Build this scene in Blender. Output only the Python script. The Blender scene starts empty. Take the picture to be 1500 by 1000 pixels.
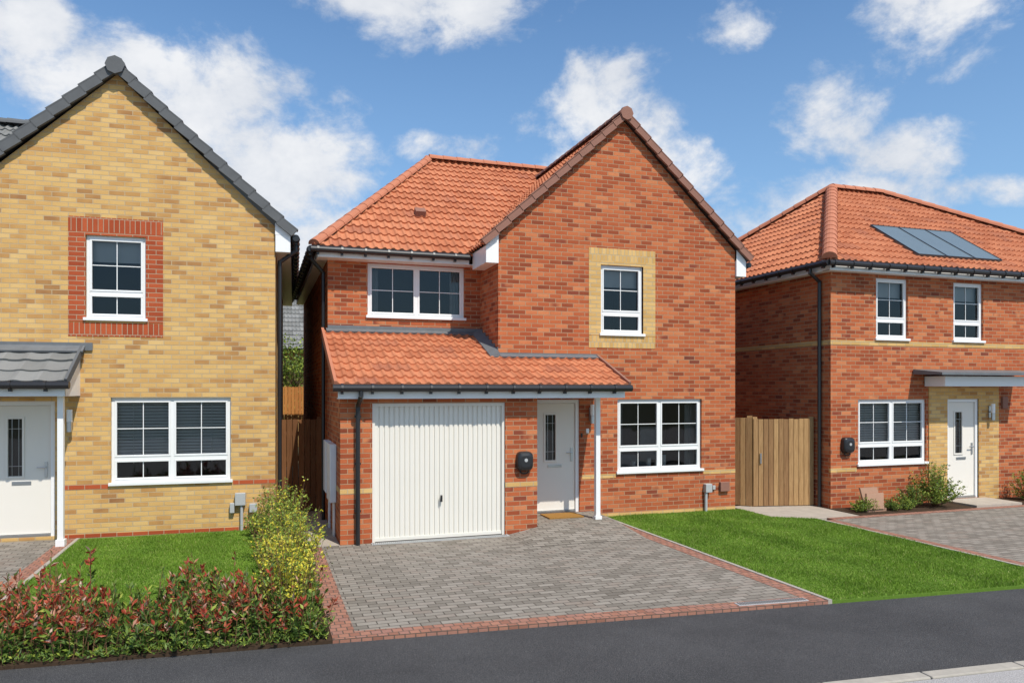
import bpy, bmesh, math, random
import numpy as np
from mathutils import Vector, Matrix
random.seed(4); np.random.seed(4)
scene=bpy.context.scene
R=math.radians

# ------------------------------------------------------------------ node helpers
def newmat(name, rough=.8, spec=.3):
    m=bpy.data.materials.new(name); m.use_nodes=True
    nt=m.node_tree; b=nt.nodes['Principled BSDF']
    b.inputs['Roughness'].default_value=rough
    b.inputs['Specular IOR Level'].default_value=spec
    return m,nt,b
class N:
    def __init__(s,nt): s.nt=nt
    def n(s,t,**k):
        x=s.nt.nodes.new(t)
        for a,b in k.items(): setattr(x,a,b)
        return x
    def l(s,a,b): s.nt.links.new(a,b)
    def math(s,op,a,b=0.0,c=None,clamp=False):
        x=s.n('ShaderNodeMath',operation=op); x.use_clamp=clamp
        for i,v in enumerate((a,b,c)):
            if v is None: continue
            if isinstance(v,(int,float)): x.inputs[i].default_value=v
            else: s.l(v,x.inputs[i])
        return x.outputs[0]
    def ramp(s,fac,stops,interp='LINEAR'):
        r=s.n('ShaderNodeValToRGB'); cr=r.color_ramp; cr.interpolation=interp
        while len(cr.elements)<len(stops): cr.elements.new(.5)
        for e,(p,c) in zip(cr.elements,stops):
            e.position=p; e.color=(c[0],c[1],c[2],1)
        s.l(fac,r.inputs[0]); return r.outputs[0]
    def mix(s,f,a,b,mode='MIX'):
        x=s.n('ShaderNodeMix',data_type='RGBA',blend_type=mode)
        for sock,v in ((x.inputs[0],f),(x.inputs[6],a),(x.inputs[7],b)):
            if isinstance(v,(int,float)): sock.default_value=v
            elif isinstance(v,(tuple,list)): sock.default_value=(v[0],v[1],v[2],1)
            else: s.l(v,sock)
        return x.outputs[2]
    def noise(s,vec,scale,detail=4,rough=.6,dist=0):
        x=s.n('ShaderNodeTexNoise'); x.inputs['Scale'].default_value=scale
        x.inputs['Detail'].default_value=detail; x.inputs['Roughness'].default_value=rough
        x.inputs['Distortion'].default_value=dist
        if vec is not None: s.l(vec,x.inputs['Vector'])
        return x.outputs['Fac']
    def bump(s,h,b,strength=.5,dist=.01):
        x=s.n('ShaderNodeBump'); x.inputs['Strength'].default_value=strength
        x.inputs['Distance'].default_value=dist; s.l(h,x.inputs['Height']); s.l(x.outputs[0],b.inputs['Normal'])

def brick_mat(name,stops,mortar,w=.225,h=.075,ms=.013,patch=None,bumpd=.009,dirt=.2):
    m,nt,b=newmat(name,.9,.15); q=N(nt)
    uv=q.n('ShaderNodeUVMap').outputs[0]
    sep=q.n('ShaderNodeSeparateXYZ'); q.l(uv,sep.inputs[0])
    row=q.math('FLOOR',q.math('DIVIDE',sep.outputs[1],h))
    par=q.math('FLOORED_MODULO',row,2.0)
    off=q.math('MULTIPLY',q.math('SUBTRACT',1.0,par),w*.5)
    col=q.math('FLOOR',q.math('DIVIDE',q.math('ADD',sep.outputs[0],off),w))
    cmb=q.n('ShaderNodeCombineXYZ'); q.l(col,cmb.inputs[0]); q.l(row,cmb.inputs[1])
    wn=q.n('ShaderNodeTexWhiteNoise',noise_dimensions='2D'); q.l(cmb.outputs[0],wn.inputs['Vector'])
    big=q.noise(uv,1.1,3,.65)
    val=wn.outputs['Value']
    if patch:
        val=q.math('ADD',q.math('MULTIPLY',val,1-patch),q.math('MULTIPLY',q.math('SUBTRACT',q.math('MULTIPLY',big,2.2),.6),patch),clamp=True)
    c=q.ramp(val,stops)
    bt=q.n('ShaderNodeTexBrick'); bt.offset=.5; bt.squash=1
    q.l(uv,bt.inputs['Vector'])
    for k,v in (('Scale',1),('Mortar Size',ms*.5),('Mortar Smooth',.15),('Brick Width',w),('Row Height',h),('Bias',0)):
        bt.inputs[k].default_value=v
    fine=q.noise(uv,70,2,.7); med=q.noise(uv,5,3,.6)
    c=q.mix(q.math('MULTIPLY',q.math('SUBTRACT',fine,.3),.8,clamp=True),c,q.mix(1.0,c,(.62,.58,.56),'MULTIPLY'))
    c=q.mix(q.math('MULTIPLY',q.math('SUBTRACT',med,.42),dirt*3,clamp=True),c,q.mix(1.0,c,(.62,.6,.58),'MULTIPLY'))
    mcol=q.mix(med,mortar,tuple(x*.72 for x in mortar))
    c=q.mix(bt.outputs['Fac'],c,mcol)
    q.l(c,b.inputs['Base Color'])
    hgt=q.math('SUBTRACT',q.math('MULTIPLY',fine,.4),bt.outputs['Fac'])
    q.bump(hgt,b,.8,bumpd)
    return m
def plain(name,col,rough=.5,spec=.4,var=.12,scale=3,metal=0):
    m,nt,b=newmat(name,rough,spec); q=N(nt)
    tc=q.n('ShaderNodeTexCoord').outputs['Object']
    n1=q.noise(tc,scale,4,.6)
    c=q.mix(q.math('MULTIPLY',n1,var*2),col,tuple(x*.55 for x in col))
    q.l(c,b.inputs['Base Color']); b.inputs['Metallic'].default_value=metal
    return m
def tile_mat(name,stops,tw=.15,ch=.3,rough=.8):
    m,nt,b=newmat(name,rough,.25); q=N(nt)
    uv=q.n('ShaderNodeUVMap').outputs[0]
    sep=q.n('ShaderNodeSeparateXYZ'); q.l(uv,sep.inputs[0])
    cmb=q.n('ShaderNodeCombineXYZ')
    q.l(q.math('FLOOR',q.math('DIVIDE',sep.outputs[0],tw*2)),cmb.inputs[0]); q.l(q.math('FLOOR',q.math('DIVIDE',q.math('ADD',sep.outputs[1],.0005),ch)),cmb.inputs[1])
    wn=q.n('ShaderNodeTexWhiteNoise',noise_dimensions='2D'); q.l(cmb.outputs[0],wn.inputs['Vector'])
    c=q.ramp(wn.outputs['Value'],stops)
    n1=q.noise(uv,2.2,4,.65); n2=q.noise(uv,60,2,.7)
    c=q.mix(q.math('MULTIPLY',q.math('SUBTRACT',n1,.42),1.2,clamp=True),c,q.mix(1.0,c,(.66,.64,.66),'MULTIPLY'))
    c=q.mix(q.math('MULTIPLY',n2,.25),c,q.mix(1.0,c,(.55,.55,.55),'MULTIPLY'))
    q.l(c,b.inputs['Base Color']); q.bump(n2,b,.3,.004)
    return m
def leaf_mat(name,stops,rough=.5):
    m,nt,b=newmat(name,rough,.35); q=N(nt)
    g=q.n('ShaderNodeNewGeometry')
    c=q.ramp(g.outputs['Random Per Island'],stops); q.l(c,b.inputs['Base Color'])
    tr=q.n('ShaderNodeBsdfTranslucent'); q.l(c,tr.inputs[0])
    mx=q.n('ShaderNodeMixShader'); mx.inputs[0].default_value=.3
    q.l(b.outputs[0],mx.inputs[1]); q.l(tr.outputs[0],mx.inputs[2])
    q.l(mx.outputs[0],nt.nodes['Material Output'].inputs[0])
    return m

red_stops=[(0,(.20,.052,.027)),(.10,(.30,.072,.031)),(.3,(.41,.100,.040)),(.55,(.46,.122,.047)),(.8,(.53,.160,.064)),(.92,(.58,.21,.090)),(.94,(.27,.066,.035)),(1,(.18,.052,.032))]
M_red=brick_mat('red_brick',red_stops,(.47,.29,.175),patch=.10)
M_red2=brick_mat('red_brick_solid',[(0,(.34,.066,.026)),(1,(.48,.105,.04))],(.48,.32,.21))
buff_stops=[(0,(.25,.11,.050)),(.13,(.36,.18,.073)),(.27,(.50,.27,.095)),(.42,(.60,.36,.13)),(.7,(.66,.42,.155)),(.9,(.70,.47,.20)),(1,(.62,.36,.13))]
M_buff=brick_mat('buff_brick_multi',buff_stops,(.57,.43,.26),patch=.38,dirt=.08)
M_buff2=brick_mat('buff_brick',[(0,(.56,.34,.12)),(1,(.69,.45,.18))],(.55,.44,.28),dirt=.1)
M_redsol=brick_mat('red_brick_soldier',[(0,(.34,.066,.026)),(1,(.50,.11,.042))],(.48,.32,.21),w=.075,h=.225)
M_buffsol=brick_mat('buff_brick_soldier',[(0,(.54,.32,.11)),(1,(.69,.45,.18))],(.55,.44,.28),w=.075,h=.225,dirt=.1)
M_paver=brick_mat('grey_block_paving',[(0,(.17,.150,.125)),(.4,(.25,.225,.19)),(.7,(.31,.28,.24)),(1,(.23,.185,.15))],(.10,.085,.07),w=.2,h=.1,ms=.012,patch=.25,bumpd=.006)
M_pavered=brick_mat('red_block_paving',[(0,(.28,.13,.09)),(.5,(.39,.19,.13)),(1,(.33,.17,.13))],(.14,.10,.08),w=.1,h=.1,ms=.012,bumpd=.006)
M_tile=tile_mat('orange_pantile',[(0,(.45,.150,.070)),(.4,(.52,.185,.088)),(.8,(.58,.220,.108)),(1,(.42,.150,.08))])
M_gtile=tile_mat('grey_concrete_tile',[(0,(.17,.17,.16)),(1,(.25,.25,.24))])
M_vbrown=plain('brown_verge_concrete',(.30,.15,.11),.8,.2,.3,6)
M_vgrey=plain('grey_verge_concrete',(.13,.135,.14),.8,.2,.35,6)
M_ridgeo=plain('orange_ridge_clay',(.52,.20,.115),.8,.2,.3,5)
M_white=plain('white_upvc',(.80,.80,.79),.35,.4,.05)
M_garage=plain('white_garage_paint',(.74,.71,.64),.42,.4,.08,1.5)
M_doorw=plain('cream_white_door_paint',(.76,.72,.65),.4,.4,.05)
M_black=plain('black_plastic',(.018,.018,.02),.35,.5,.1)
M_lead=plain('lead_flashing',(.17,.18,.19),.6,.4,.5,7)
M_grey=plain('grey_plastic',(.42,.43,.43),.5,.4,.1)
M_metal=plain('brushed_metal',(.55,.55,.55),.3,.5,.05,3,1.0)
M_conc=plain('concrete',(.46,.42,.36),.9,.2,.45,12)
M_slab=plain('paving_slab',(.48,.42,.35),.9,.2,.45,6)
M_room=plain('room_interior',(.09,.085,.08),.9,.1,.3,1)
M_blind=plain('window_blind',(.60,.60,.59),.7,.2,.05)
M_curt=plain('curtain_fabric',(.35,.34,.33),.9,.1,.3,9)
M_soil=plain('bark_soil',(.085,.055,.035),1,.1,.8,22)
M_mat=plain('coir_doormat',(.42,.22,.06),1,.1,.6,60)
M_wsign=plain('tan_board',(.36,.21,.14),.7,.2,.2,8)

def glass():
    m=bpy.data.materials.new('window_glass'); m.use_nodes=True; nt=m.node_tree; nt.nodes.clear(); q=N(nt)
    o=q.n('ShaderNodeOutputMaterial'); t=q.n('ShaderNodeBsdfTransparent'); t.inputs[0].default_value=(.74,.77,.77,1)
    g=q.n('ShaderNodeBsdfGlossy'); g.inputs['Roughness'].default_value=.01
    tc=q.n('ShaderNodeTexCoord').outputs['Object']; bp=q.n('ShaderNodeBump'); bp.inputs['Strength'].default_value=.12; bp.inputs['Distance'].default_value=.02
    q.l(q.noise(tc,2.5,1),bp.inputs['Height']); q.l(bp.outputs[0],g.inputs['Normal'])
    f=q.n('ShaderNodeFresnel'); f.inputs[0].default_value=1.6
    mx=q.n('ShaderNodeMixShader'); q.l(f.outputs[0],mx.inputs[0]); q.l(t.outputs[0],mx.inputs[1]); q.l(g.outputs[0],mx.inputs[2]); q.l(mx.outputs[0],o.inputs[0]); return m
M_glass=glass()
def woodmat(name,a,b_):
    m,nt,b=newmat(name,.8,.2); q=N(nt)
    g=q.n('ShaderNodeNewGeometry'); tc=q.n('ShaderNodeTexCoord').outputs['Object']
    mp=q.n('ShaderNodeMapping'); mp.inputs['Scale'].default_value=(14,14,1.2); q.l(tc,mp.inputs[0])
    n1=q.noise(mp.outputs[0],2.5,5,.7,.5)
    c=q.mix(g.outputs['Random Per Island'],a,b_)
    c=q.mix(q.math('MULTIPLY',q.math('SUBTRACT',n1,.35),1.8,clamp=True),c,q.mix(1.0,c,(.45,.38,.32),'MULTIPLY'))
    q.l(c,b.inputs['Base Color']); return m
M_wood=woodmat('new_timber',(.50,.31,.14),(.28,.155,.07))
M_wood2=woodmat('dark_brown_timber',(.26,.12,.05),(.17,.08,.035))  # darker brown than the other timbers
M_wood3=woodmat('orange_timber',(.62,.28,.08),(.48,.20,.06))
def asphalt():
    m,nt,b=newmat('asphalt',.88,.25); q=N(nt); tc=q.n('ShaderNodeTexCoord').outputs['Object']
    f=q.noise(tc,150,2,.8); g=q.noise(tc,.9,5,.65); h=q.noise(tc,45,2,.7)
    c=q.ramp(f,[(.3,(.028,.028,.030)),(.52,(.068,.067,.069)),(.72,(.20,.195,.19))])
    c=q.mix(q.math('MULTIPLY',q.math('SUBTRACT',g,.35),2.4,clamp=True),c,q.mix(1.0,c,(.66,.66,.67),'MULTIPLY'))
    q.l(c,b.inputs['Base Color']); q.bump(q.math('ADD',f,h),b,.8,.010); return m
M_asph=asphalt()
def pave2():
    m,nt,b=newmat('footway_gravel_asphalt',.9,.2); q=N(nt); tc=q.n('ShaderNodeTexCoord').outputs['Object']
    f=q.noise(tc,140,2,.8)
    q.l(q.ramp(f,[(.35,(.20,.19,.18)),(.6,(.45,.43,.42))]),b.inputs['Base Color']); q.bump(f,b,.5,.006); return m
M_foot=pave2()
def grassground(name,a,b_,c_):
    m,nt,b=newmat(name,.95,.1); q=N(nt); tc=q.n('ShaderNodeTexCoord').outputs['Object']
    f=q.noise(tc,40,3,.7); g=q.noise(tc,1.4,3,.6)
    c=q.ramp(f,[(.3,a),(.7,b_)])
    c=q.mix(g,c,c_); q.l(c,b.inputs['Base Color']); return m
M_gg=grassground('grass_turf',(.06,.12,.016),(.13,.24,.030),(.11,.18,.028))
M_terr=grassground('rough_ground',(.08,.075,.05),(.15,.14,.09),(.10,.11,.06))
def blade():
    m,nt,b=newmat('grass_blades',.65,.25); q=N(nt)
    g=q.n('ShaderNodeNewGeometry'); tc=q.n('ShaderNodeTexCoord').outputs['Object']
    c=q.ramp(g.outputs['Random Per Island'],[(0,(.11,.20,.018)),(.45,(.175,.31,.030)),(.82,(.24,.39,.045)),(.93,(.32,.42,.08)),(1,(.46,.43,.18))])
    n=q.noise(tc,1.3,5,.7)
    sp=q.n('ShaderNodeSeparateXYZ'); q.l(tc,sp.inputs[0])
    st=q.math('SINE',q.math('MULTIPLY',sp.outputs[0],7.0))
    f=q.math('ADD',q.math('MULTIPLY',n,1.15),q.math('MULTIPLY',st,.12))
    c=q.mix(q.math('MULTIPLY',q.math('SUBTRACT',f,.42),2.0,clamp=True),c,q.mix(1.0,c,(.58,.66,.54),'MULTIPLY'))
    q.l(c,b.inputs['Base Color'])
    tr=q.n('ShaderNodeBsdfTranslucent'); q.l(c,tr.inputs[0]); mx=q.n('ShaderNodeMixShader'); mx.inputs[0].default_value=.3
    q.l(b.outputs[0],mx.inputs[1]); q.l(tr.outputs[0],mx.inputs[2]); q.l(mx.outputs[0],nt.nodes['Material Output'].inputs[0]); return m
M_blade=blade()
M_panel=plain('solar_panel',(.15,.185,.195),.25,.5,.15)  # base grey lightened, with the sky's reflection put into the colour
L_green=leaf_mat('leaf_green',[(0,(.045,.085,.017)),(.6,(.10,.175,.030)),(1,(.19,.27,.055))])
L_red=leaf_mat('leaf_red',[(0,(.24,.036,.022)),(.5,(.46,.075,.038)),(.78,(.52,.19,.085)),(1,(.60,.42,.34))])
L_yel=leaf_mat('leaf_yellow',[(0,(.44,.42,.04)),(.6,(.68,.58,.045)),(1,(.80,.70,.10))])
L_lime=leaf_mat('leaf_lime',[(0,(.12,.19,.025)),(.5,(.24,.33,.045)),(1,(.42,.47,.08))])
M_stem=plain('stem',(.16,.09,.05),.9,.1)

# ------------------------------------------------------------------ mesh helpers
def empty(name,loc=(0,0,0),rz=0):
    e=bpy.data.objects.new(name,None); scene.collection.objects.link(e); e.location=loc; e.rotation_euler=(0,0,rz); return e
class MB:
    def __init__(s): s.v=[];s.f=[];s.m=[];s.mats=[]
    def mi(s,mat):
        if mat not in s.mats: s.mats.append(mat)
        return s.mats.index(mat)
    def poly(s,pts,mat):
        i=len(s.v); s.v+=[tuple(p) for p in pts]; s.f.append(list(range(i,i+len(pts)))); s.m.append(s.mi(mat))
    def hexa(s,p,mat):
        i=len(s.v); s.v+=[tuple(q) for q in p]; k=s.mi(mat)
        for f in ((3,2,1,0),(4,5,6,7),(0,1,5,4),(1,2,6,5),(2,3,7,6),(3,0,4,7)):
            s.f.append([i+a for a in f]); s.m.append(k)
    def box(s,x0,x1,y0,y1,z0,z1,mat):
        s.hexa([(x0,y0,z0),(x1,y0,z0),(x1,y1,z0),(x0,y1,z0),(x0,y0,z1),(x1,y0,z1),(x1,y1,z1),(x0,y1,z1)],mat)
    def obox(s,c,a,b,d,mat):
        c=Vector(c);a=Vector(a);b=Vector(b);d=Vector(d)
        s.hexa([c-a-b-d,c+a-b-d,c+a+b-d,c-a+b-d,c-a-b+d,c+a-b+d,c+a+b+d,c-a+b+d],mat)
    def tube(s,pts,r,mat,n=10,r2=None):
        k=s.mi(mat)
        for j in range(len(pts)-1):
            a=Vector(pts[j]);b=Vector(pts[j+1]); d=(b-a).normalized()
            if j<len(pts)-2: b=b+d*r*.5
            if j>0: a=a-d*r*.5
            u=d.cross(Vector((0,0,1)) if abs(d.z)<.9 else Vector((1,0,0))).normalized(); w=d.cross(u)
            i=len(s.v); rb=r if r2 is None else r2
            for q,rr in ((a,r),(b,rb)):
                for t in range(n):
                    an=2*math.pi*t/n; s.v.append(tuple(q+u*math.cos(an)*rr+w*math.sin(an)*rr))
            for t in range(n):
                s.f.append([i+t,i+(t+1)%n,i+n+(t+1)%n,i+n+t]); s.m.append(k)
            s.f.append([i+t for t in range(n)][::-1]); s.m.append(k)
            s.f.append([i+n+t for t in range(n)]); s.m.append(k)
    def wall(s,a0,a1,z0,z1,c,ops,mat,axis='y',depth=.12,sign=1):
        P=(lambda a,z,dd=0:(a,c+sign*dd,z)) if axis=='y' else (lambda a,z,dd=0:(c+sign*dd,a,z))
        xs=sorted(set([a0,a1]+[o[0] for o in ops]+[o[1] for o in ops])); zs=sorted(set([z0,z1]+[o[2] for o in ops]+[o[3] for o in ops]))
        xs=[x for x in xs if a0<=x<=a1]; zs=[z for z in zs if z0<=z<=z1]
        for i in range(len(xs)-1):
            for j in range(len(zs)-1):
                mx=(xs[i]+xs[i+1])/2; mz=(zs[j]+zs[j+1])/2
                if any(o[0]<mx<o[1] and o[2]<mz<o[3] for o in ops): continue
                s.poly([P(xs[i],zs[j]),P(xs[i+1],zs[j]),P(xs[i+1],zs[j+1]),P(xs[i],zs[j+1])],mat)
        for o in ops:
            a,b,za,zb=o
            s.poly([P(a,za),P(a,za,depth),P(a,zb,depth),P(a,zb)],mat)
            s.poly([P(b,za),P(b,zb),P(b,zb,depth),P(b,za,depth)],mat)
            s.poly([P(a,zb),P(a,zb,depth),P(b,zb,depth),P(b,zb)],mat)
            s.poly([P(a,za),P(b,za),P(b,za,depth),P(a,za,depth)],mat)
    def build(s,name,parent=None,bevel=0,smooth=False):
        me=bpy.data.meshes.new(name); me.from_pydata(s.v,[],s.f); me.update()
        for m in s.mats: me.materials.append(m)
        me.polygons.foreach_set('material_index',s.m)
        uv=me.uv_layers.new(name='UVMap').data
        for p in me.polygons:
            n=p.normal; ax=max(range(3),key=lambda i:abs(n[i]))
            for li in p.loop_indices:
                co=me.vertices[me.loops[li].vertex_index].co
                uv[li].uv=((co.x,co.z) if ax==1 else (co.y+.0,co.z) if ax==0 else (co.x,co.y))
        o=bpy.data.objects.new(name,me); scene.collection.objects.link(o)
        if parent: o.parent=parent
        if bevel:
            bm=o.modifiers.new('b','BEVEL'); bm.width=bevel; bm.segments=2
        if smooth:
            for p in me.polygons: p.use_smooth=True
        return o

def roof(name,pts,mat,parent,roll=.15,course=.3,amp=.024,step=.030,res=8,under=M_black):
    P=[Vector(p) for p in pts]; u=(P[1]-P[0]).normalized()
    n=(P[1]-P[0]).cross(P[2]-P[1]).normalized()
    if n.z<0: n=-n
    v=n.cross(u)
    if v.z<0: v=-v
    O=P[0]; us=[(p-O).dot(u) for p in P]; vs=[(p-O).dot(v) for p in P]
    u0,u1,v1=min(us)-.2,max(us)+.2,max(vs)
    du=roll/res; i0=int(u0/du)-1; i1=int(u1/du)+2; nc=int(v1/course)+1
    bm=bmesh.new(); uvl=bm.loops.layers.uv.new('UVMap')
    prof=[]
    for i in range(i0,i1+1):
        ph=(i%res)/res
        w=math.cos(2*math.pi*ph)
        w=(max(0,w)**.8 if w>0 else w*.45)
        prof.append((i*du,w*amp))
    prev=None
    def mk(vv,h):
        js=random.uniform(-.003,.003)
        return [(bm.verts.new(O+u*a+v*vv+n*(b+h+js)),(a,vv)) for a,b in prof]
    for k in range(nc):
        lo=mk(k*course,step); hi=mk((k+1)*course,0)
        def strip(A,B,eps=0):
            for i in range(len(A)-1):
                f=bm.faces.new([A[i][0],A[i+1][0],B[i+1][0],B[i][0]])
                for lp,d in zip(f.loops,(A[i][1],A[i+1][1],B[i+1][1],B[i][1])): lp[uvl].uv=(d[0],min(max(d[1],k*course+.001),(k+1)*course-.001))
        strip(lo,hi)
        if prev: strip(prev,[ (a,b) for a,b in lo])
        else: strip(mk(0,-.01),lo)
        prev=hi
    cen=sum(P,Vector())/len(P)
    for i in range(len(P)):
        a=P[i];b=P[(i+1)%len(P)]; no=n.cross(b-a).normalized()
        if (cen-a).dot(no)>0: no=-no
        if i==0: continue
        bmesh.ops.bisect_plane(bm,geom=bm.verts[:]+bm.edges[:]+bm.faces[:],plane_co=a,plane_no=no,clear_outer=True)
    bmesh.ops.recalc_face_normals(bm,faces=bm.faces[:])
    lows=[bm.verts.new(p-n*.045) for p in P]
    f=bm.faces.new(lows); f.material_index=1  # dark sheet added below the tiles to block light
    me=bpy.data.meshes.new(name); bm.to_mesh(me); bm.free()
    me.materials.append(mat); me.materials.append(under)
    o=bpy.data.objects.new(name,me); scene.collection.objects.link(o); o.parent=parent
    return o
def ridge(mb,p0,p1,mat,r=.12,seg=.32,drop=.03):
    p0=Vector(p0);p1=Vector(p1); L=(p1-p0).length; n=max(1,round(L/seg)); d=(p1-p0)/n; dn=d.normalized()
    u=dn.cross(Vector((0,0,1))).normalized(); w=u.cross(dn)
    k=mb.mi(mat); S=8
    for j in range(n):
        a=p0+d*j; b=a+d*1.08; i=len(mb.v)
        for q,rr in ((a,r*1.05),(b,r*.95)):
            for t in range(S+1):
                an=math.pi*t/S; mb.v.append(tuple(q+u*math.cos(an)*rr*1.15+w*(math.sin(an)*rr-drop)))
        for t in range(S): mb.f.append([i+t,i+t+1,i+S+2+t,i+S+1+t]); mb.m.append(k)
        mb.f.append([i+t for t in range(S+1)]); mb.m.append(k); mb.f.append([i+S+1+t for t in range(S+1)]); mb.m.append(k)
def verge(mb,p0,p1,mat,seg=.3,h=.055,th=.03,tilt=.010):
    p0=Vector(p0);p1=Vector(p1);L=(p1-p0).length;n=round(L/seg);d=(p1-p0)/n;dn=d.normalized()
    nn=Vector((0,-1,0)).cross(dn).normalized()
    if nn.z<0: nn=-nn
    for j in range(n):
        c=p0+d*(j+.5)+nn*.02
        a=(d*.52 - nn*tilt)
        mb.obox(c,a,Vector((0,th,0)),nn*h,mat)
        mb.obox(c+nn*(h+.004)+Vector((0,.05,0)),a,Vector((0,.08,0)),nn*.012,mat)

def window(parent,x0,x1,z0,z1,y,cas=1,low=.0,bars=(2,2),lowbars=2,blind=None,name='window',lit=None):
    mb=MB(); gl=MB(); W=M_white
    fy0=y+.045; fy1=y+.11
    t=.048
    mb.box(x0,x1,fy0,fy1,z0,z0+t,W); mb.box(x0,x1,fy0,fy1,z1-t,z1,W)
    mb.box(x0,x0+t,fy0,fy1,z0+t,z1-t,W); mb.box(x1-t,x1,fy0,fy1,z0+t,z1-t,W)
    mb.box(x0-.03,x1+.03,y-.04,y+.044,z0-.035,z0+.012,W)
    iw=(x1-x0-2*t-(cas-1)*.05)/cas
    for c in range(cas):
        a=x0+t+c*(iw+.05); b=a+iw
        if c>0: mb.box(a-.05,a,fy0,fy1,z0+t,z1-t,W)
        zl=z0+t; zh=z1-t
        if low>0:
            zm=z0+low; mb.box(a,b,fy0,fy1,zm-.025,zm+.025,W); panes=[(zl,zm-.025,lowbars,1),(zm+.025,zh,bars[0],bars[1])]
        else: panes=[(zl,zh,bars[0],bars[1])]
        for (za,zb,nx,nz) in panes:
            s_=.030; g0=fy0-.008; g1=fy0+.03
            mb.box(a,b,g0,g1,za,za+s_,W); mb.box(a,b,g0,g1,zb-s_,zb,W); mb.box(a,a+s_,g0,g1,za+s_,zb-s_,W); mb.box(b-s_,b,g0,g1,za+s_,zb-s_,W)
            for i in range(1,nx):
                xx=a+s_+(b-a-2*s_)*i/nx; mb.box(xx-.007,xx+.007,fy0+.022,fy0+.030,za+s_,zb-s_,W)
            for i in range(1,nz):
                zz=za+s_+(zb-za-2*s_)*i/nz; mb.box(a+s_,b-s_,fy0+.020,fy0+.028,zz-.007,zz+.007,W)
            gl.poly([(a+s_,fy0+.034,za+s_),(b-s_,fy0+.034,za+s_),(b-s_,fy0+.034,zb-s_),(a+s_,fy0+.034,zb-s_)],M_glass)
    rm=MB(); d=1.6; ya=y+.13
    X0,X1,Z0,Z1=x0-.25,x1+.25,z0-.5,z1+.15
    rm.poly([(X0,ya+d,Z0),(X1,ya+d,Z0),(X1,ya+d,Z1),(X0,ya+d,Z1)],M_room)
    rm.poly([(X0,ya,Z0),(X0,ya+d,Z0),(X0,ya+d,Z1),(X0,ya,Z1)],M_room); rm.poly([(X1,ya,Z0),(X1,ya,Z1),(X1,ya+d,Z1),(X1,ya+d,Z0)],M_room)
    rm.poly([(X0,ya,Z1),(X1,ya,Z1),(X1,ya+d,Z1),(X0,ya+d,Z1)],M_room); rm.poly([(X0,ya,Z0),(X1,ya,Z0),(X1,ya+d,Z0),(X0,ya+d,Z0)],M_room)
    if blind and 'slats' in blind:
        z=z1-.05
        while z>z0+(low-.05 if low else .05):
            rm.obox(((x0+x1)/2,ya+.035,z),((x1-x0)/2-.03,0,0),(0,.010,.020),(0,-.0016,.0008),M_blind); z-=.05
        for xx in (x0+.3,x1-.3): rm.box(xx-.004,xx+.004,ya+.01,ya+.014,z,z1,M_blind)
    if blind and 'roller' in blind:
        rm.box(x0+.04,x1-.04,ya+.05,ya+.055,z1-(z1-z0)*.30,z1,M_blind)
    if blind and 'curtain' in blind:
        for (s0,s1) in ((x0-.05,x0+.22),(x1-.22,x1+.05)):
            n=10
            for i in range(n):
                xa=s0+(s1-s0)*i/n; xb=s0+(s1-s0)*(i+1)/n; o1=.03*(i%2); o2=.03*((i+1)%2)
                rm.poly([(xa,ya+.12+o1,z0-.1),(xb,ya+.12+o2,z0-.1),(xb,ya+.12+o2,z1+.05),(xa,ya+.12+o1,z1+.05)],M_curt)
    if blind and 'items' in blind:
        for k in range(3):
            xx=x0+.45+k*.32; rm.tube([(xx,ya+.12,z0+.02),(xx,ya+.12,z0+.16+.05*k)],.045,M_blind if k%2 else M_grey,10)
        rm.box(x1-.75,x1-.3,ya+.9,ya+.95,z0+.1,z0+.75,M_curt); rm.box(x0+.3,x0+1.3,ya+1.0,ya+1.4,z0-.3,z0+.2,M_curt)
    rm.build(name+'_room',parent); gl.build(name+'_glass',parent)
    return mb.build(name+'_frame',parent,bevel=.004)

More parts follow.
